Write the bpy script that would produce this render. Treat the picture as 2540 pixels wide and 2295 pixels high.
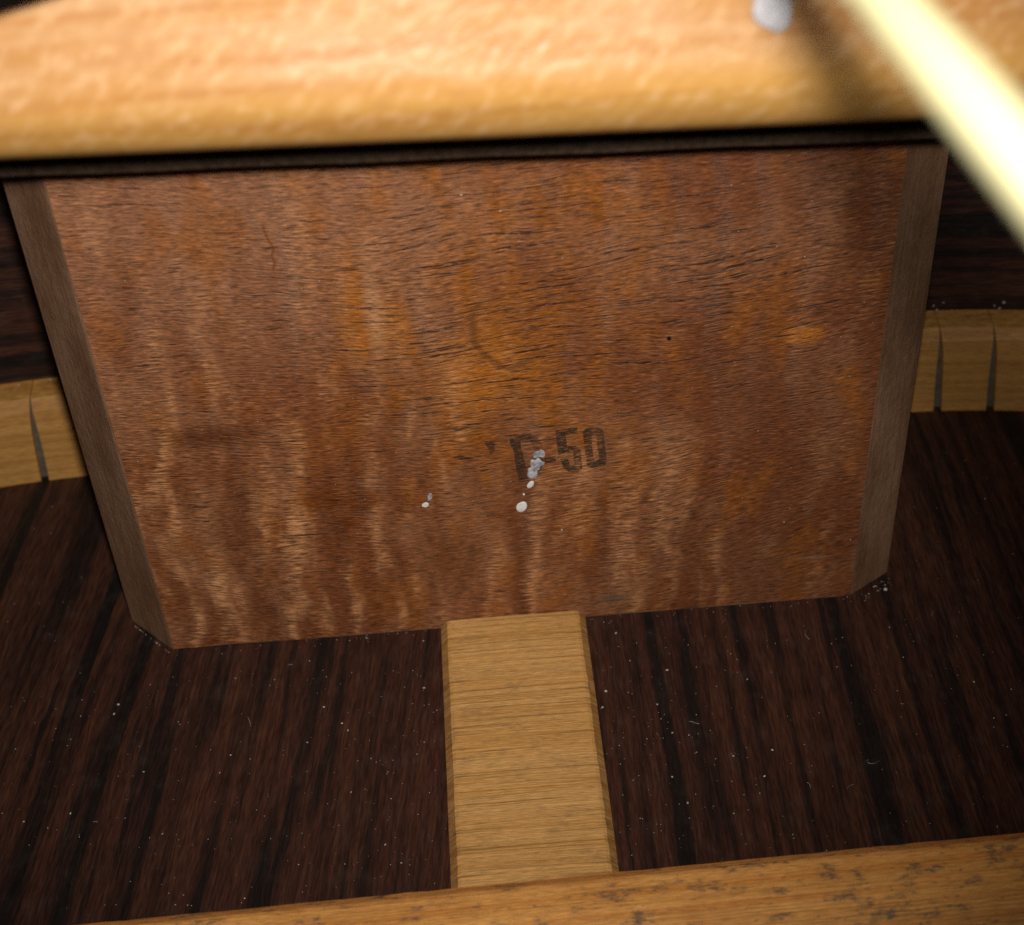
import bpy, bmesh, math, random
from mathutils import Vector, Matrix
random.seed(7)
scene = bpy.context.scene
for o in list(bpy.data.objects):
    bpy.data.objects.remove(o)
C = scene.collection

# ------------------------------------------------------------------ camera
# world: x across the guitar, y towards the neck, z up from the back; metres
CAM = Vector((-0.00145, -0.12696, 0.13412))
RIGHT = Vector((0.99686912, -0.0620845, -0.04896392))
FWD = Vector((0.01494571, 0.75604281, -0.65435151)).normalized()
UP = RIGHT.cross(FWD).normalized()
RIGHT = FWD.cross(UP).normalized()
cam = bpy.data.cameras.new('camera')
cam_o = bpy.data.objects.new('camera', cam)
C.objects.link(cam_o)
m = Matrix((RIGHT, UP, -FWD)).transposed().to_4x4()
m.translation = CAM
cam_o.matrix_world = m
cam.sensor_fit = 'HORIZONTAL'
cam.sensor_width = 36
cam.lens = 56.25
cam.clip_start = 0.002
cam.clip_end = 10
cam.dof.use_dof = True
cam.dof.focus_distance = 0.165
cam.dof.aperture_fstop = 38
scene.camera = cam_o

# ------------------------------------------------------------------ light: a phone's flash beside the lens, in a dark body
w = bpy.data.worlds.new('World')
scene.world = w
w.use_nodes = True
w.node_tree.nodes['Background'].inputs[0].default_value = (1, 0.93, 0.85, 1)
w.node_tree.nodes['Background'].inputs[1].default_value = 0.012
L = bpy.data.lights.new('flash', 'SPOT')
L.energy = 1.02
L.color = (1.0, 0.93, 0.84)
L.shadow_soft_size = 0.0030
L.spot_size = math.radians(76)
L.spot_blend = 1.0
Lo = bpy.data.objects.new('flash', L)
C.objects.link(Lo)
Lo.location = CAM + RIGHT * 0.0022 + UP * 0.0058
aim = Vector((-0.013, 0.0, 0.056)) - Lo.location
Lo.rotation_euler = aim.to_track_quat('-Z', 'Y').to_euler()

vs = scene.view_settings
vs.view_transform = 'Standard'
vs.look = 'None'
vs.exposure = 0.0
vs.gamma = 1.0
vs.use_curve_mapping = False
scene.render.engine = 'CYCLES'
scene.cycles.max_bounces = 4
scene.cycles.use_denoising = False


# ------------------------------------------------------------------ shader helpers
class Mat:
    def __init__(self, name):
        self.m = bpy.data.materials.new(name)
        self.m.use_nodes = True
        self.nt = self.m.node_tree
        self.b = self.nt.nodes['Principled BSDF']
        self.out = self.nt.nodes['Material Output']
        tc = self.nt.nodes.new('ShaderNodeTexCoord')
        sc = self.nt.nodes.new('ShaderNodeVectorMath')
        sc.operation = 'SCALE'
        sc.inputs[3].default_value = 1000.0          # object space in millimetres
        self.nt.links.new(tc.outputs['Object'], sc.inputs[0])
        self.P = sc.outputs[0]
        s = self.nt.nodes.new('ShaderNodeSeparateXYZ')
        self.nt.links.new(self.P, s.inputs[0])
        self.x, self.y, self.z = s.outputs

    def put(self, sock, v):
        if isinstance(v, bpy.types.NodeSocket):
            self.nt.links.new(v, sock)
        elif v is not None:
            if isinstance(v, (tuple, list)) and len(v) == 3 and sock.type == 'RGBA':
                v = (*v, 1)
            sock.default_value = v

    def op(self, o, a, b=None, c=None, clamp=False):
        n = self.nt.nodes.new('ShaderNodeMath')
        n.operation = o
        n.use_clamp = clamp
        for i, v in enumerate((a, b, c)):
            self.put(n.inputs[i], v)
        return n.outputs[0]

    def add(self, a, b): return self.op('ADD', a, b)
    def sub(self, a, b): return self.op('SUBTRACT', a, b)
    def mul(self, a, b): return self.op('MULTIPLY', a, b)
    def mad(self, a, b, c): return self.op('MULTIPLY_ADD', a, b, c)

    def vec(self, x, y, z=0.0):
        n = self.nt.nodes.new('ShaderNodeCombineXYZ')
        for i, v in enumerate((x, y, z)):
            self.put(n.inputs[i], v)
        return n.outputs[0]

    def noise(self, v, scale=1.0, detail=2.0, rough=0.5, dist=0.0):
        n = self.nt.nodes.new('ShaderNodeTexNoise')
        self.put(n.inputs['Vector'], v)
        n.inputs['Scale'].default_value = scale
        n.inputs['Detail'].default_value = detail
        n.inputs['Roughness'].default_value = rough
        n.inputs['Distortion'].default_value = dist
        return n.outputs[0]

    def sx(self, v, lo, hi, a=0.0, b=1.0):           # smooth step
        n = self.nt.nodes.new('ShaderNodeMapRange')
        n.interpolation_type = 'SMOOTHSTEP'
        self.put(n.inputs[0], v)
        for i, q in enumerate((lo, hi, a, b)):
            self.put(n.inputs[i + 1], q)
        return n.outputs[0]

    def mix(self, f, a, b, mode='MIX'):
        n = self.nt.nodes.new('ShaderNodeMix')
        n.data_type = 'RGBA'
        n.blend_type = mode
        self.put(n.inputs[0], f)
        self.put(n.inputs[6], a)
        self.put(n.inputs[7], b)
        return n.outputs[2]

    def spot(self, x0, z0, rx, rz, soft=0.5, u=None, v=None):   # 1 inside an ellipse
        a = self.mul(self.sub(u or self.x, x0), 1.0 / rx)
        b = self.mul(self.sub(v or self.z, z0), 1.0 / rz)
        r = self.op('SQRT', self.add(self.mul(a, a), self.mul(b, b)))
        return self.sx(r, 1.0 + soft, 1.0 - soft)

    def bump(self, h, dist, strength=1.0, prev=None):
        n = self.nt.nodes.new('ShaderNodeBump')
        n.inputs['Strength'].default_value = strength
        n.inputs['Distance'].default_value = dist
        self.put(n.inputs['Height'], h)
        if prev:
            self.put(n.inputs['Normal'], prev)
        return n.outputs[0]

    def done(self, col, rough=0.5, normal=None, spec=0.4):
        self.put(self.b.inputs['Base Color'], col)
        self.put(self.b.inputs['Roughness'], rough)
        self.put(self.b.inputs['Specular IOR Level'], spec)
        if normal:
            self.put(self.b.inputs['Normal'], normal)
        return self.m


def mahogany():
    M = Mat('mahogany')
    x, z = M.x, M.z
    n1 = M.sub(M.noise(M.vec(M.mul(x, .045), M.mul(z, .07), 3.1), 1, 1), .5)
    n2 = M.sub(M.noise(M.vec(M.mul(x, .25), M.mul(z, .3), 9.7), 1, 2), .5)
    g = M.add(M.mul(x, .03), M.mul(M.mul(x, x), .0018))
    zz = M.add(M.sub(z, g), M.add(M.mul(n1, 4.0), M.mul(n2, .45)))
    # fibres and open pores
    fib = M.noise(M.vec(M.mul(x, .42), M.mul(zz, 4.6), 1.0), 1, 3, .65)
    fib2 = M.noise(M.vec(M.mul(x, 1.1), M.mul(zz, 7.0), 5.0), 1, 1.5, .6)
    pore_n = M.noise(M.vec(M.mul(x, .11), M.mul(zz, 3.0), 14.0), 1, 2.5, .6)
    dens = M.noise(M.vec(M.mul(x, .05), M.mul(z, .05), 21.0), 1, 0)
    centre = M.spot(5, 45, 24, 19, .65)
    thr = M.sub(M.mad(dens, -.10, .690), M.mul(centre, .080))
    brk = M.sx(M.noise(M.vec(M.mul(x, .9), M.mul(zz, 4.0), 71.0), 1, 1), .36, .52)
    pore = M.mul(M.sx(pore_n, thr, M.add(thr, .075)), M.mad(brk, .7, .3))
    pore_n2 = M.noise(M.vec(M.mul(x, .36), M.mul(zz, 4.2), 34.0), 1, 1, .5)
    pore = M.op('MAXIMUM', pore, M.mul(M.sx(pore_n2, .665, .72), .85))
    # ribbon figure: upright bands with ragged edges that come out strongest low on the left
    sk = M.add(M.add(x, M.mul(z, -.03)), M.add(M.mul(n1, 5.0), M.mul(M.sub(fib, .5), 2.2)))
    band = M.noise(M.vec(M.mul(sk, .27), M.mul(z, .030), 40.0), 1, 1, .5)
    band2 = M.noise(M.vec(M.mul(sk, .62), M.mul(z, .15), 47.0), 1, 2, .5)
    bf = M.add(M.mul(band, .60), M.mul(band2, .40))
    amp = M.sx(M.add(M.mul(x, -.012), M.mul(z, -.016)), -.85, .12, .22, 1.15)
    light = M.mul(M.mul(M.sx(bf, .49, .68), amp), M.sx(fib, .40, .58, .30, 1.15))
    dark = M.mul(M.sx(bf, .50, .34), amp)
    patch = M.noise(M.vec(M.mul(sk, .08), M.mul(z, .07), 60.0), 1, 2, .6)
    fine = M.noise(M.vec(M.mul(sk, .20), M.mul(z, .085), 66.0), 1, 2, .55)
    col = M.mix(M.sx(patch, .38, .60), (.275, .136, .082), (.205, .080, .038))
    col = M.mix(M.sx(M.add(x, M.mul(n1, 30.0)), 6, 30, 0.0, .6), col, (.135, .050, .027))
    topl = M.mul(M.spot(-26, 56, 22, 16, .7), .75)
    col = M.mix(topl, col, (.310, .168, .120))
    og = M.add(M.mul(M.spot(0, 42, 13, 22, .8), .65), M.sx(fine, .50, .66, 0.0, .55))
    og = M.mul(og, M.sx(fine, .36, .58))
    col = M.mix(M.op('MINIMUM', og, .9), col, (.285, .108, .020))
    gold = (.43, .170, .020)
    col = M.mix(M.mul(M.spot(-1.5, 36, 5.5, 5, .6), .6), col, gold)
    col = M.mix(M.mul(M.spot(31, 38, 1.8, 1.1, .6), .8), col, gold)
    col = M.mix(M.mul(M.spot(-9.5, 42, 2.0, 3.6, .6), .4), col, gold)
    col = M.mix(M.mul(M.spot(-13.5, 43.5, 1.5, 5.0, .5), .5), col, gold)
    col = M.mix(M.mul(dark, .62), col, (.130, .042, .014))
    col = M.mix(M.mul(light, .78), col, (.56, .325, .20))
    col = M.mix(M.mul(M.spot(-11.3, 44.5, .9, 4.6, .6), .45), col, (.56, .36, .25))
    # stains and knocks
    col = M.mix(M.mul(M.spot(-29.5, 30.8, 4.2, 1.5, .8), .8), col, (.105, .034, .012))
    for sx_, sz_, r in ((-19, 21, 1.9), (-14.6, 20.6, 1.9), (-16.5, 17.5, 1.2)):
        col = M.mix(M.mul(M.spot(M.op('ADD', M.mul(n2, 2.5), sx_), sz_, r, r * .75, .5), .75), col, (.15, .045, .006))
    # fibres modulate everything
    k = M.add(M.sx(fib, .30, .70, .70, 1.30), M.sx(fib2, .3, .7, -.36, .36))
    col = M.mix(1.0, col, M.vec(k, k, k), 'MULTIPLY')
    glint = M.mul(M.sx(fib2, .56, .70), M.sx(fib, .48, .62))
    col = M.mix(M.mul(glint, M.mad(light, .6, .22)), col, (.60, .40, .28))
    col = M.mix(M.mul(pore, .88), col, (.034, .013, .010))
    # the half-ring of a dried drop
    dx, dz = M.sub(x, 1.9), M.sub(z, 41.8)
    wob = M.mul(n2, 1.8)
    r = M.add(M.op('SQRT', M.add(M.mul(dx, dx), M.mul(M.mul(dz, dz), .72))), wob)
    ring = M.sx(M.op('ABSOLUTE', M.sub(r, 3.9)), .6, .05)
    arc = M.mul(M.sx(M.add(M.mul(dx, .9), M.mul(dz, .55)), 1.5, -2.0), ring)
    col = M.mix(M.mul(arc, .5), col, (.10, .042, .020))
    drop = M.sx(r, 4.2, 3.5)
    # a worm hole and a short upright split
    col = M.mix(M.spot(17.4, 38.85, .22, .28, .3), col, (.004, .003, .003))
    sp = M.mul(M.sx(M.op('ABSOLUTE', M.add(M.sub(x, -20.1), M.mul(n2, 2.2))), .22, .04), M.spot(-20, 52.8, 3, 2.7, .3))
    col = M.mix(M.mul(sp, .7), col, (.16, .06, .012))
    col = M.mix(M.mul(M.spot(11.6, M.op('ADD', M.mul(n2, 1.5), 2.7), 1.7, .45, .6), .7), col, (.12, .11, .10))
    col = M.mix(M.mul(M.spot(34.3, 6.7, 1.6, .22, .6), .5), col, (.30, .25, .23))
    h = M.sub(M.add(M.mul(fib, .6), M.mul(fib2, .5)), M.mul(pore, .8))
    h = M.add(h, M.add(M.mul(arc, -.5), M.mul(drop, .35)))
    h = M.add(h, M.mul(band, 5.0))
    col = M.mix(1.0, col, (.93, .775, .56), 'MULTIPLY')
    nrm = M.bump(h, .00018, .6)
    return M.done(col, M.mad(fib, .25, .38), nrm, .32)


def endgrain():
    M = Mat('dusty_end_grain')
    x, y, z = M.x, M.y, M.z
    a = M.noise(M.vec(M.mul(x, .3), M.mul(y, .3), M.mul(z, .1)), 1, 3)
    fl = M.noise(M.vec(M.mul(x, 1.6), M.mul(y, 1.6), M.mul(z, .8)), 1, 3, .6)
    sp = M.noise(M.P, 4.0, 2, .6)
    st = M.noise(M.vec(M.mul(x, 2.4), M.mul(y, 2.4), M.mul(z, .035)), 1, 2, .6)
    col = M.mix(M.sx(M.add(M.mul(a, .6), M.mul(st, .4)), .36, .64), (.240, .136, .080), (.160, .080, .041))
    k = M.add(M.sx(fl, .3, .7, .88, 1.10), M.sx(sp, .3, .7, -.10, .10))
    col = M.mix(1.0, col, M.vec(k, k, k), 'MULTIPLY')
    col = M.mix(M.mul(M.sx(sp, .66, .74), .55), col, (.045, .026, .018))
    col = M.mix(M.mul(M.sx(sp, .34, .27), .5), col, (.36, .29, .22))
    return M.done(col, .75, M.bump(M.add(fl, sp), .00014, .6), .2)


def rosewood(name, upright=False):
    M = Mat(name)
    if upright:
        u, v = M.z, M.x
    else:
        left = M.sx(M.x, 3, -3)
        k = M.mad(left, .10, .015)
        u = M.sub(M.x, M.mul(M.y, k))
        v = M.y
    wob = M.sub(M.noise(M.vec(M.mul(u, .05), M.mul(v, .02), 2.0), 1, 2), .5)
    pore0 = M.noise(M.vec(M.mul(u, 2.0), M.mul(v, .35), 27.0), 1, 2, .6)
    u = M.add(u, M.mul(wob, 2.5))
    u = M.add(u, M.mul(M.sub(pore0, .5), .5))
    broad = M.noise(M.vec(M.mul(u, .34), M.mul(v, .008), 7.0), 1, 2, .55)
    mid = M.noise(M.vec(M.mul(u, .7), M.mul(v, .03), 11.0), 1, 2, .6)
    thin = M.noise(M.vec(M.mul(u, 2.6), M.mul(v, .05), 13.0), 1, 3, .6)
    pore = M.noise(M.vec(M.mul(u, 4.6), M.mul(v, .34), 17.0), 1, 2, .65)
    mott = M.noise(M.P, .35, 3, .6)
    col = M.mix(M.sx(broad, .35, .65), (.0255, .0098, .0078), (.049, .0180, .0115))
    col = M.mix(M.mul(M.sx(mid, .50, .64), .75), col, (.064, .0235, .0125))
    col = M.mix(M.mul(M.sx(thin, .55, .72), .40), col, (.080, .037, .020))
    col = M.mix(M.mul(M.sx(mid, .47, .34), .8), col, (.008, .006, .0058))
    col = M.mix(M.mul(M.sx(broad, .48, .36), .9), col, (.007, .0058, .0056))
    col = M.mix(M.mul(M.sx(thin, .42, .32), .45), col, (.010, .006, .005))
    col = M.mix(M.mul(M.sx(mott, .50, .72), .14), col, (.070, .050, .040))     # thin film of dust
    kk = M.sx(pore, .3, .7, .58, 1.42)
    col = M.mix(1.0, col, M.vec(kk, kk, kk), 'MULTIPLY')
    nrm = M.bump(M.add(pore, thin), .00012, .6)
    return M.done(col, M.mad(mott, .25, .42), nrm, .28)


def spruce(name, along, base=(.47, .285, .115), dark=(.33, .165, .052), mould=0.0, lines=1.0, bumpd=.00014, redder=0.0, warp=.35):
    M = Mat(name)
    p = {'x': (M.x, M.y), 'z': (M.x, M.z)}[along]
    v, u = p
    z3 = M.z if along == 'x' else M.y
    u0 = u
    u = M.add(u, M.mul(M.sub(M.noise(M.vec(M.mul(v, .06), M.mul(u, .08), 1.0), 1, 2), .5), warp))
    ring = M.noise(M.vec(M.mul(v, .012), M.mul(u, 1.1), M.mul(z3, .3)), 1, 3, .65)
    ring2 = M.noise(M.vec(M.mul(v, .05), M.mul(u, 4.6), M.mul(z3, .6)), 1, 2, .6)
    fib = M.noise(M.vec(M.mul(v, .7), M.mul(u, 9.0), 5.0), 1, 3, .6)
    blot = M.noise(M.P, .12, 3, .6)
    col = M.mix(M.sx(ring, .4, .65), base, dark)
    col = M.mix(M.mul(M.sx(ring2, .55, .68), .65 * lines), col, tuple(c * .55 for c in dark))
    col = M.mix(M.mul(M.sx(ring2, .45, .33), .35 * lines), col, tuple(min(1, c * 1.35) for c in base))
    if redder:
        col = M.mix(M.mul(M.sx(blot, .4, .65), redder), col, (.50, .20, .05))
    k = M.sx(fib, .28, .72, .74, 1.26)
    col = M.mix(1.0, col, M.vec(k, k, k), 'MULTIPLY')
    if mould:
        mz = M.noise(M.vec(M.mul(v, .33), M.mul(u0, .62), z3), 1, 3, .6)
        md = M.noise(M.vec(M.mul(v, 1.2), M.mul(u0, 2.8), 4.0), 1, 3, .65)
        mm = M.mul(M.sx(mz, .53, .66), M.sx(md, .33, .60))
        fleck = M.mul(M.sx(M.noise(M.vec(M.mul(v, .9), M.mul(u0, 1.9), 8.0), 1, 2), .62, .72), .6)
        col = M.mix(M.mul(M.op('MAXIMUM', mm, fleck), mould), col, (.105, .092, .078))
    nrm = M.bump(M.add(M.mul(fib, .7), ring2), bumpd, .6)
    return M.done(col, M.mad(fib, .2, .42), nrm, .3)


def brace_wood():
    M = Mat('bright_brace_wood')
    x, y, z = M.x, M.y, M.z
    b = M.noise(M.vec(M.mul(x, .14), M.mul(z, .42), 1.0), 1, 3, .55, .4)
    c = M.noise(M.vec(M.mul(M.add(x, M.mul(z, -.7)), .85), M.mul(z, .75), 4.0), 1, 3, .6)
    ring = M.noise(M.vec(M.mul(x, .035), M.mul(z, .85), M.mul(y, .4)), 1, 2)
    col = M.mix(M.sx(b, .35, .65), (.43, .245, .112), (.39, .195, .060))
    col = M.mix(M.sx(z, -8.7, -12.2), col, (.44, .235, .060))
    col = M.mix(M.mul(M.sx(ring, .50, .66), .6), col, (.34, .145, .035))
    col = M.mix(M.mul(M.sx(c, .46, .76), .4), col, (.68, .47, .28))
    col = M.mix(M.mul(M.sx(c, .46, .30), .35), col, (.34, .16, .07))
    nrm = M.bump(M.add(c, M.mul(b, .5)),   .00018, .4)
    return M.done(col, .33, nrm, .5)


def simple(name, c1, c2, scale=1.0, rough=.6, spec=.3, bumpd=0.0):
    M = Mat(name)
    n = M.noise(M.P, scale, 3, .6)
    return M.done(M.mix(M.sx(n, .3, .7), c1, c2), rough, M.bump(n, bumpd, .6) if bumpd else None, spec)


def ink():
    M = Mat('worn_stamp_ink')
    x, z = M.x, M.z
    g = M.sub(z, M.add(M.mul(x, .06), M.mul(M.mul(x, x), .0018)))
    n = M.noise(M.vec(M.mul(x, 1.3), M.mul(g, 5.5), 2.0), 1, 3, .65)
    b = M.noise(M.P, .55, 3, .6)
    a = M.mul(M.sx(n, .65, .43), M.sx(b, .66, .38, .45, 1.0))
    M.done((.034, .029, .022), .7, None, .2)
    M.put(M.b.inputs['Alpha'], M.mul(a, .8601))
    return M.m


def ghost_ink():
    m = ink()
    m.name = 'faded_stamp_ink'
    for n in m.node_tree.nodes:
        if n.type == 'MATH' and n.inputs[1].default_value > .85 and n.inputs[1].default_value < .87:
            n.inputs[1].default_value = .50
    return m


def glue_mat(name, alpha=1.0, col=(.66, .68, .68)):
    M = Mat(name)
    n = M.noise(M.P, 1.6, 3, .6)
    M.done(M.mix(M.sx(n, .35, .65), tuple(c * .8 for c in col), col), .45, M.bump(n, .00012, .4), .4)
    if alpha < 1:
        M.put(M.b.inputs['Alpha'], M.sx(n, .3, .62, alpha * .6, min(1, alpha * 1.25)))
    return M.m


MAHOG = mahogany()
ENDG = endgrain()
ROSE = rosewood('rosewood_back')
ROSE_S = rosewood('rosewood_side', True)
STRIP = spruce('strip_spruce', 'x', (.63, .36, .125), (.57, .300, .088), .25, 1.35)
STRIP_E = spruce('strip_edge_spruce', 'x', (.46, .255, .088), (.36, .175, .052), .6, .5)
BRACE = spruce('brace_spruce', 'x', (.80, .395, .110), (.68, .275, .060), .8, .9, redder=.4)
LINING = spruce('lining_wood', 'z', (.45, .235, .065), (.38, .175, .042), 0.0, .35, 0.00006)
XBRACE = brace_wood()
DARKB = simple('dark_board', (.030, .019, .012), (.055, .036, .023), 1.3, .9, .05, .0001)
BACKING = simple('dusty_kerf_bottom', (.12, .108, .085), (.085, .072, .055), .9, .9, .1)
BLACK = simple('black_binding', (.0015, .0013, .0012), (.003, .0025, .0022), 1.0, .9, .05)
TOPW = spruce('soundboard_spruce', 'x', (.45, .30, .15), (.36, .21, .08))
INK = ink()
INK_F = ghost_ink()
GLUE = glue_mat('dried_white_glue', 1.0, (.80, .82, .80))
GLUE_T = glue_mat('thin_white_glue', .85, (.46, .47, .53))
DUST = simple('pale_dust', (.34, .32, .29), (.58, .56, .52), 5.0, .8, .2)
BRONZE = simple('string_bronze', (.37, .352, .200), (.39, .372, .212), 2.0, .8, .02)


# ------------------------------------------------------------------ mesh helpers
def link(name, me, mats, parent=None, loc=(0, 0, 0), label=None, cat=None, group=None, kind=None):
    o = bpy.data.objects.new(name, me)
    C.objects.link(o)
    o.location = loc
    for mt in (mats if isinstance(mats, (list, tuple)) else [mats]):
        if me and not (mt.name in me.materials):
            me.materials.append(mt)
    if parent:
        o.parent = parent
    if label: o['label'] = label
    if cat: o['category'] = cat
    if group: o['group'] = group
    if kind: o['kind'] = kind
    return o


def mm(v):
    return Vector([c / 1000.0 for c in v])


def mesh(name, verts, faces, smooth=False, idx=None):
    me = bpy.data.meshes.new(name)
    me.from_pydata([tuple(mm(v)) for v in verts], [], faces)
    bm = bmesh.new()
    bm.from_mesh(me)
    if idx:
        bm.faces.ensure_lookup_table()
        for i, f in enumerate(bm.faces):
            f.material_index = idx[i]
    bmesh.ops.recalc_face_normals(bm, faces=bm.faces)
    bm.to_mesh(me)
    bm.free()
    if smooth:
        for p in me.polygons:
            p.use_smooth = True
    return me


def sweep(rings, close_ring=True, caps=True):
    """rings: equally long lists of points -> verts, faces"""
    n = len(rings[0])
    verts = [p for r in rings for p in r]
    faces = []
    for i in range(len(rings) - 1):
        for j in range(n if close_ring else n - 1):
            k = (j + 1) % n
            faces.append((i * n + j, i * n + k, (i + 1) * n + k, (i + 1) * n + j))
    if caps:
        faces.append(tuple(range(n))[::-1])
        faces.append(tuple((len(rings) - 1) * n + j for j in range(n)))
    return verts, faces


def box_mesh(name, x0, x1, y0, y1, z0, z1):
    v = [(x, y, z) for x in (x0, x1) for y in (y0, y1) for z in (z0, z1)]
    f = [(0, 1, 3, 2), (4, 6, 7, 5), (0, 4, 5, 1), (2, 3, 7, 6), (0, 2, 6, 4), (1, 5, 7, 3)]
    return mesh(name, v, f)


def curve_y(x):                                      # inside line of the upper bout (front of the linings)
    a = max(0.0, abs(x) - 48.0)
    return 32.0 - 0.0042 * a * a


# ------------------------------------------------------------------ the setting: back, side, soundboard
link('back_panel', box_mesh('back_panel', -130, 130, -230, 60, -3.0, 0.0), ROSE, kind='structure')

xs = [-125 + 5 * i for i in range(51)]
rings = []
for x in xs:
    y = curve_y(x) + 6.0
    rings.append([(x, y, -.2), (x, y + 2.4, -.2), (x, y + 2.4, 97.1), (x, y, 97.1)])
link('side_panel', mesh('side_panel', *sweep(rings), smooth=False), ROSE_S, kind='structure')

HX, HY, HR = 0.0, -85.3, 50.0
N = 96
ZB, ZT = 97.2, 100.0
verts, faces = [], []
def outer(a):
    c, s = math.cos(a), math.sin(a)
    tx = (125 if c > 0 else -125) / c if abs(c) > 1e-9 else 1e9
    ty = ((60 - HY) if s > 0 else (-225 - HY)) / s if abs(s) > 1e-9 else 1e9
    t = min(tx, ty)
    return HX + c * t, HY + s * t
for i in range(N):
    a = 2 * math.pi * i / N + .01
    hx, hy = HX + (HR + .9) * math.cos(a), HY + (HR + .9) * math.sin(a)
    ox, oy = outer(a)
    verts += [(hx, hy, ZB), (hx, hy, ZT), (ox, oy, ZT), (ox, oy, ZB)]
for i in range(N):
    j = (i + 1) % N
    for k in range(4):
        faces.append((i * 4 + k, i * 4 + (k + 1) % 4, j * 4 + (k + 1) % 4, j * 4 + k))
sb = link('soundboard', mesh('soundboard', verts, faces), TOPW, kind='structure')
verts, faces = [], []
for i in range(N):
    a = 2 * math.pi * i / N + .01
    c, s = math.cos(a), math.sin(a)
    for rr, z in ((HR, ZB - .3), (HR, ZT + .1), (HR + .88, ZT + .1), (HR + .88, ZB - .3)):
        verts.append((HX + rr * c, HY + rr * s, z))
for i in range(N):
    j = (i + 1) % N
    for k in range(4):
        faces.append((i * 4 + k, i * 4 + (k + 1) % 4, j * 4 + (k + 1) % 4, j * 4 + k))
link('soundhole_binding', mesh('soundhole_binding', verts, faces), BLACK, sb)

# ------------------------------------------------------------------ neck block
rnd = random.Random(3)
prof = [(-44.4, 36.6), (-44.4, 5.3), (-44.25, 5.0), (-39.25, .16), (-38.95, 0), (38.95, 0), (39.2, .14), (44.0, 3.3), (44.15, 3.6), (44.15, 36.6)]
pp = []
for i in range(len(prof) - 1):                       # split the long front so that its foot can be uneven
    a, b = prof[i], prof[i + 1]
    n = 60 if i == 4 else (6 if i in (2, 6) else 1)
    for t in range(n):
        pp.append((a[0] + (b[0] - a[0]) * t / n, a[1] + (b[1] - a[1]) * t / n))
pp.append(prof[-1])
rings = []
zs = [0.0, .35, 97.0]
ph = [rnd.uniform(-1, 1) for _ in pp]
for zi, z in enumerate(zs):
    r = []
    for i, (x, y) in enumerate(pp):
        dz = 0
        if zi == 0 and y < 6:
            dz = .10 + .10 * math.sin(i * .55) + .07 * ph[i]
        r.append((x, y, max(.02, z + dz) if zi == 0 else z + (.15 if zi == 1 else 0)))
    rings.append(r)
v, f = sweep(rings)
idx = []
n = len(pp)
for i in range(len(rings) - 1):
    for j in range(n):
        xm = (pp[j][0] + pp[(j + 1) % n][0]) / 2
        idx.append(0 if abs(xm) < 39.0 and pp[j][1] < 1 else 1)
idx += [1, 1]
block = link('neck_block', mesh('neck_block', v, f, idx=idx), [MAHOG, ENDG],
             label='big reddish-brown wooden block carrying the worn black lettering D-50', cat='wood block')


def flat_poly(name, pts, mat, y0, parent, hole=None):
    """a thin film of ink lying on the face of the block"""
    bm = bmesh.new()
    ed = []
    for loop in ([pts] if hole is None else [pts, hole]):
        vv = [bm.verts.new(mm((p[0], y0, p[1]))) for p in loop]
        ed += [bm.edges.new((vv[i], vv[(i + 1) % len(vv)])) for i in range(len(vv))]
    bmesh.ops.triangle_fill(bm, use_beauty=True, edges=ed)
    for fc in bm.faces:
        if fc.normal.y > 0:
            fc.normal_flip()
    me = bpy.data.meshes.new(name)
    bm.to_mesh(me)
    bm.free()
    return link(name, me, mat, parent)


INKY = -.03
flat_poly('stamped_mark', [(-1.73, 27.43), (-0.48, 27.5), (-0.69, 26.01), (-1.01, 25.61), (-1.37, 26.52)], INK, INKY, block)
# the letter D: its upper right is worn away, so its outline stays open there
flat_poly('stamped_letter', [(0.99, 27.97), (2.03, 27.99), (3.2, 27.95), (3.25, 27.25), (2.5, 27.2), (2.06, 27.2), (2.12, 26.17),
                             (2.44, 23.92), (2.60, 22.5), (3.15, 23.1), (3.35, 24.2), (3.40, 25.5), (4.42, 25.4),
                             (4.40, 24.2), (4.13, 22.97), (3.46, 22.13), (2.6, 21.80), (1.66, 21.64), (1.42, 23.8), (1.31, 25.81), (0.97, 26.72)], INK, INKY, block)
flat_poly('stamped_mark', [(3.22, 27.95), (3.85, 27.45), (4.3, 26.5), (4.42, 25.42), (3.42, 25.52), (3.32, 26.5), (3.0, 27.1), (3.27, 27.25)], INK_F, INKY, block)
flat_poly('stamped_dash', [(4.45, 24.53), (5.62, 24.7), (5.70, 23.85), (4.5, 23.72)], INK, INKY - .004, block)
flat_poly('stamped_digit', [(5.76, 28.24), (8.02, 28.39), (8.04, 27.52), (6.79, 27.43), (6.92, 25.9), (7.8, 25.92), (8.33, 25.31), (8.44, 22.63),
                            (7.97, 22.23), (7.12, 22.21), (6.46, 22.95), (6.12, 24.21), (6.92, 24.35), (7.14, 23.21), (7.61, 23.28), (7.52, 24.95),
                            (6.86, 25.13), (5.96, 24.78), (5.81, 26.66)], INK, INKY, block)
flat_poly('stamped_digit', [(8.57, 27.66), (8.85, 28.05), (9.28, 28.19), (10.1, 28.10), (10.55, 27.9), (10.77, 27.4), (11.06, 23.36), (10.9, 22.95),
                            (10.51, 22.7), (9.52, 22.59), (9.1, 22.75), (8.92, 23.2)], INK, INKY, block,
          hole=[(9.45, 26.9), (9.6, 27.1), (9.9, 27.08), (10.0, 26.9), (10.24, 23.9), (10.1, 23.7), (9.75, 23.65), (9.65, 23.85)])


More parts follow.
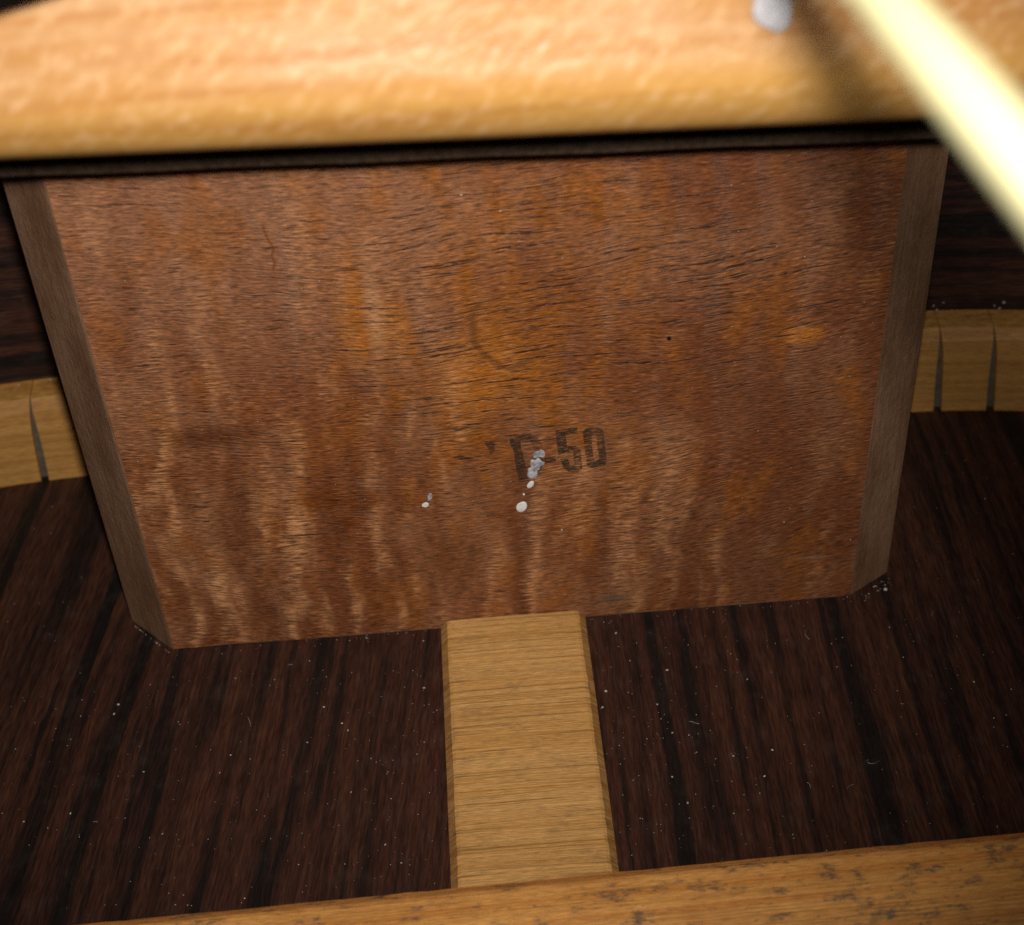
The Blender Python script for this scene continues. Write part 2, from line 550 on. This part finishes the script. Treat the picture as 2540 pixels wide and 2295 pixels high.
def blob(name, pts, h, mat, parent, yface=0.0, org=(0, 0, 0), sub=3):
    """a domed spot of dried glue on an upright face; pts are (x, z) in mm"""
    q = pts
    for _ in range(2):                               # round the outline off
        r = []
        for i in range(len(q)):
            a, b = q[i], q[(i + 1) % len(q)]
            r += [(a[0] * .75 + b[0] * .25, a[1] * .75 + b[1] * .25), (a[0] * .25 + b[0] * .75, a[1] * .25 + b[1] * .75)]
        q = r
    cx = sum(p[0] for p in q) / len(q)
    cz = sum(p[1] for p in q) / len(q)
    n = len(q)
    V, F = [], []
    lev = [(1.0, -.02), (.97, .5), (.88, .85), (.6, .98)]
    for s, t in lev:
        V += [(cx + (p[0] - cx) * s, yface - h * t, cz + (p[1] - cz) * s) for p in q]
    V.append((cx, yface - h, cz))
    for i in range(len(lev) - 1):
        for j in range(n):
            k = (j + 1) % n
            F.append((i * n + j, i * n + k, (i + 1) * n + k, (i + 1) * n + j))
    b = (len(lev) - 1) * n
    for j in range(n):
        F.append((b + j, b + (j + 1) % n, len(V) - 1))
    V = [(p[0] - org[0], p[1] - org[1], p[2] - org[2]) for p in V]
    return link(name, mesh(name, V, F, True), mat, parent)


blob('glue_spot', [(3.35, 25.55), (3.9, 25.5), (4.2, 25.85), (4.65, 25.2), (4.45, 24.5), (3.95, 24.75), (3.3, 24.45)], .08, GLUE_T, block)
blob('glue_spot', [(3.05, 24.5), (3.5, 24.35), (3.85, 24.72), (4.25, 24.1), (4.6, 23.8), (4.0, 23.5), (3.95, 23.0), (3.65, 22.9), (3.75, 22.3), (3.4, 21.65),
                   (2.85, 21.75), (2.5, 22.2), (2.7, 22.8), (2.65, 23.2), (3.05, 23.4), (2.9, 23.9)], .16, GLUE_T, block)
blob('glue_spot', [(2.62, 22.7), (3.2, 23.0), (3.55, 22.4), (3.25, 21.8), (2.7, 22.0)], .24, GLUE_T, block)
blob('glue_spot', [(2.9, 21.5), (3.3, 21.38), (3.2, 20.75), (2.58, 20.38), (2.4, 20.87)], .13, GLUE, block)
blob('glue_spot', [(2.00, 19.80), (2.24, 19.72), (2.18, 19.5), (1.96, 19.58)], .12, GLUE, block)
blob('glue_spot', [(1.45, 18.45), (2.15, 18.68), (2.46, 18.06), (2.22, 17.37), (1.66, 17.0), (1.18, 17.40), (1.18, 18.0)], .13, GLUE, block)
blob('glue_spot', [(-8.92, 19.26), (-8.44, 19.68), (-8.0, 19.34), (-8.3, 18.86), (-8.78, 18.93)], .12, GLUE, block)
blob('glue_spot', [(-8.25, 20.18), (-7.86, 20.95), (-7.56, 20.64), (-7.74, 20.01), (-8.07, 19.72)], .08, GLUE_T, block)

# ------------------------------------------------------------------ back strip
rnd = random.Random(11)
rings = []
ny = 170
for i in range(ny + 1):
    y = -.15 - i * (47.0 / ny)
    jl = .015 * math.sin(i * .9) + .02 * math.sin(i * .17 + 1)
    jr = .02 * math.sin(i * .71) + .03 * math.sin(i * .13 + 2) + rnd.uniform(-.01, .01)
    tl = .02 * math.sin(i * .6)
    rings.append([(-8.33, y, .0), (-8.30 + jl * .3, y, .35), (-7.55 + jl, y, 1.15 + tl), (-7.2, y, 1.28), (0, y, 1.36), (7.2, y, 1.28),
                  (7.55 + jr, y, 1.12 + tl), (8.28 + jr * .4, y, .35), (8.33, y, .0)])
v, f = sweep(rings)
idx = []
for i in range(ny):
    idx += [1, 1, 0, 0, 0, 0, 1, 1, 1]
idx += [1, 1]
link('back_strip', mesh('back_strip', v, f, idx=idx), [STRIP, STRIP_E],
     label='flat pale cross-grained wooden strip running from the block to the bottom brace', cat='wood strip')

# ------------------------------------------------------------------ back brace (bottom of the picture)
rnd = random.Random(5)
prof = [(.7, 0), (.55, 6.6), (.25, 7.3), (-.9, 8.15), (-1.3, 8.3), (-4.5, 8.75), (-8.0, 8.4), (-8.4, 8.2), (-9.6, 7.2), (-9.9, 0)]
rings = []
for i in range(121):
    x = -120 + 2 * i
    j = [rnd.uniform(-.05, .05) for _ in prof]
    rings.append([(x, p[0] + (j[k] if p[1] > 6 else 0), p[1] + (j[-k - 1] * .5 if p[1] > 6 else 0.02)) for k, p in enumerate(prof)])
bb = link('back_brace', mesh('back_brace', *sweep(rings)), BRACE, loc=mm((0, -40.15, 0)),
          label='orange-tan wooden brace with dark mould spots along the bottom of the picture', cat='brace')
bb.rotation_euler = (0, 0, math.atan(.0187))

# ------------------------------------------------------------------ kerfed linings, one to each side of the block
def lining(side, label):
    root = bpy.data.objects.new('kerfed_lining', None)
    C.objects.link(root)
    x0 = side * 50.0
    root.location = mm((x0, 32, 0))
    root.empty_display_size = .005
    root['label'] = label
    root['category'] = 'lining'
    root['group'] = 'kerfed linings beside the block'
    kerfs = [57.1 + 6.7 * k for k in range(4)] if side > 0 else [58.3 + 6.7 * k for k in range(4)]
    edges = [44.6] + kerfs + [kerfs[-1] + 6.7]
    # backing strip at the bottom of the saw cuts
    rings = []
    for i in range(13):
        x = 44.6 + (edges[-1] - 44.6) * i / 12
        y = curve_y(x)
        rings.append([(side * x - x0, y + p[0] - 32, p[1]) for p in ((.9, .03), (1.3, 4.4), (1.8, 7.8), (2.4, 10.0), (3.4, 11.2), (5.95, 11.5), (5.95, .03))])
    link('lining_backing', mesh('lining_backing', *sweep(rings)), BACKING, root)
    for k in range(len(edges) - 1):
        a, b = edges[k], edges[k + 1]
        rings = []
        for t in range(4):
            r = []
            for (py, pz, gap) in ((0, .03, .52), (.5, 4.4, .50), (1.0, 7.8, .38), (1.7, 10.0, .20), (2.8, 11.4, .05), (5.9, 11.9, .04), (5.9, .03, .7)):
                ga = 0.05 if k == 0 else gap
                aa, bb_ = a + ga, b - gap
                lean = .35 * ((12 - pz) / 12) ** 2
                x = aa + (bb_ - aa) * t / 3 + lean
                r.append((side * x - x0, curve_y(x) + py - 32, pz))
            rings.append(r)
        link('lining_piece', mesh('lining_piece', *sweep(rings)), LINING, root)
    return root


lining(-1, 'kerfed honey-coloured lining left of the block, one saw cut in view')
lining(1, 'kerfed honey-coloured lining right of the block, two saw cuts in view')

# ------------------------------------------------------------------ dark board behind the bright brace
rings = []
for i in range(25):
    x = -60 + 5 * i
    zb = 68.85 - .038 * x + .06 * math.sin(i * 1.7)
    rings.append([(x, 0, zb - 69), (x, 2.2, zb - 69), (x, 2.2, 28.1), (x, 0, 28.1)])
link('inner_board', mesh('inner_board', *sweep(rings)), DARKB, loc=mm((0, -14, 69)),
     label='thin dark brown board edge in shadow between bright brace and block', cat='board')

# ------------------------------------------------------------------ bright cross brace under the soundboard
rings = []
XB = (0, -36, 97.1)
for i in range(61):
    x = -75 + 2.5 * i
    zb = 81.25 - .035 * x - 97.1
    r = [(x, 3.0, 0.0), (x, 2.2, -4.0), (x, 1.35, zb + 8.6), (x, .6, zb + 6.2), (x, .12, zb + 4.8), (x, .3, zb + 3.6), (x, .85, zb + 2.3), (x, 1.5, zb + 1.2), (x, 2.3, zb + .4), (x, 3.4, zb),
         (x, 5.0, zb), (x, 7.2, zb + 1.0), (x, 8.0, zb + 3.0), (x, 8.0, 0.0)]
    rings.append(r)
xb = link('cross_brace', mesh('cross_brace', *sweep(rings), smooth=True), XBRACE, loc=mm(XB),
          label='brightly lit blurred pale wooden brace across the top of the picture', cat='brace')
blob('glue_spot', [(17.6, 95.0), (17.2, 91.3), (16.9, 90.0), (17.1, 89.1), (17.9, 88.6), (18.6, 88.2), (19.3, 88.5), (19.5, 89.5), (19.3, 90.2), (19.9, 91.2), (20.1, 95.0)], .35,
     glue_mat('white_glue_drip', 1.0, (.56, .56, .60)), xb, -35.1, XB)

# ------------------------------------------------------------------ string
rings = []
S0, SD, SR = Vector((12.5, -79.0, 111.0)), Vector((-.049, .9948, -.089))  .normalized(), 1.0
su = SD.cross(Vector((0, 0, 1))).normalized()
sv = su.cross(SD).normalized()
base = S0 - SD * 115
ns = 420
for i in range(ns + 1):
    t = 222.0 * i / ns
    r = SR * (1.0 if i % 2 else .94)
    rings.append([tuple(SD * t + su * (r * math.cos(a)) + sv * (r * math.sin(a))) for a in [2 * math.pi * k / 12 for k in range(12)]])
link('guitar_string', mesh('guitar_string', *sweep(rings), smooth=True), BRONZE, loc=mm(base),
     label='blurred cream-white string slanting across the upper right corner', cat='string')

# ------------------------------------------------------------------ dust and fibres
rnd = random.Random(23)
V, F = [], []


def flake(p, s, nrm=2):
    k = len(V)
    n = rnd.choice((4, 5, 6))
    a0 = rnd.uniform(0, 6.28)
    el = rnd.uniform(.5, 1.0)
    rot = rnd.uniform(0, 3.14)
    for j in range(n):
        a = a0 + 6.283 * j / n
        r = s * rnd.uniform(.7, 1.15)
        dx, dy = r * math.cos(a), r * el * math.sin(a)
        dx, dy = dx * math.cos(rot) - dy * math.sin(rot), dx * math.sin(rot) + dy * math.cos(rot)
        if nrm == 2:
            V.append((p[0] + dx, p[1] + dy, p[2] + .01))
        else:
            V.append((p[0] + dx, p[1] - .01, p[2] + dy))
    V.append((p[0], p[1], p[2] + s * .8) if nrm == 2 else (p[0], p[1] - s * .5, p[2]))
    for j in range(n):
        F.append((k + j, k + (j + 1) % n, k + n))
    F.append(tuple(k + j for j in range(n))[::-1])


def fibre(p, ln, rad, nrm=2):
    a = rnd.uniform(0, 6.28)
    turn = rnd.uniform(-.25, .25)
    pts = []
    x, y = p[0], p[1]
    for i in range(7):
        pts.append((x, y, p[2] + .06 + .05 * math.sin(i * 1.1)))
        x += math.cos(a) * ln / 6
        y += math.sin(a) * ln / 6
        a += turn + rnd.uniform(-.2, .2)
    k = len(V)
    for i, q in enumerate(pts):
        for (dx, dz) in ((-rad, 0), (rad, 0), (0, rad * 1.6)):
            V.append((q[0] + dx, q[1] + dx * .6, q[2] + dz))
    for i in range(6):
        for j in range(3):
            l = (j + 1) % 3
            F.append((k + i * 3 + j, k + i * 3 + l, k + (i + 1) * 3 + l, k + (i + 1) * 3 + j))


cnt = 0
while cnt < 800:
    x, y = rnd.uniform(-62, 66), rnd.uniform(-42, 28)
    if abs(x) < 8.6 or (abs(x) < 45 and y > -.3):
        continue
    if rnd.random() > (.30 + .7 * math.exp(-((abs(x) - 9) / 14.0) ** 2)) * (1.0 if y < -4 else .45):
        continue
    s = .035 + .05 * rnd.random() ** 2
    if rnd.random() < .07:
        s = rnd.uniform(.11, .19)
    flake((x, y, 0), s)
    cnt += 1
for _ in range(15):
    x, y = rnd.uniform(-48, 50), rnd.uniform(-38, -2)
    if abs(x) < 9:
        continue
    fibre((x, y, 0), rnd.uniform(.5, 1.5), .016)
for _ in range(60):                                  # on the strip
    flake((rnd.uniform(-6.5, 6.5), rnd.uniform(-38, -1), 1.33), rnd.uniform(.03, .06))
for _ in range(70):                                 # caught along the foot of the block
    flake((rnd.uniform(-39, 39), -.15 - rnd.random() ** 2 * 1.2, 0), rnd.uniform(.03, .08))
for _ in range(22):
    t = rnd.random()
    flake((39.3 + 4.7 * t + rnd.gauss(0, .25), 2.9 * t - .5 - abs(rnd.gauss(0, .5)), 0), rnd.uniform(.04, .11))
flake((43.2, .6, 0), .28)
for _ in range(16):
    t = rnd.random()
    flake((-39.5 - 4.8 * t, 5.0 * t - .4, 0), rnd.uniform(.05, .12))
for _ in range(130):                                 # on the face of the block
    flake((rnd.uniform(-38, 38), 0, rnd.uniform(2, 59)), rnd.uniform(.03, .075), 1)
for (x, z) in ((38.2, 9.0), (6, 14), (30.5, 12.5), (-2, 57), (1.5, 55)):
    flake((x, 0, z), .13, 1)
for (x, dz) in ((57.2, .4), (57.9, 1.5), (56.7, 1.0), (65.0, .5), (65.4, 1.4), (64.3, .9), (45.5, -9.3), (-60, -.2), (-56, 0)):
    flake((x, curve_y(x) + 5.2 - (3.6 if dz < -5 else 0), 12.1 + dz), .2, 1)
link('dust_specks', mesh('dust_specks', V, F), DUST, kind='stuff',
     label='pale dust specks and fibres scattered over the dark back', cat='dust')
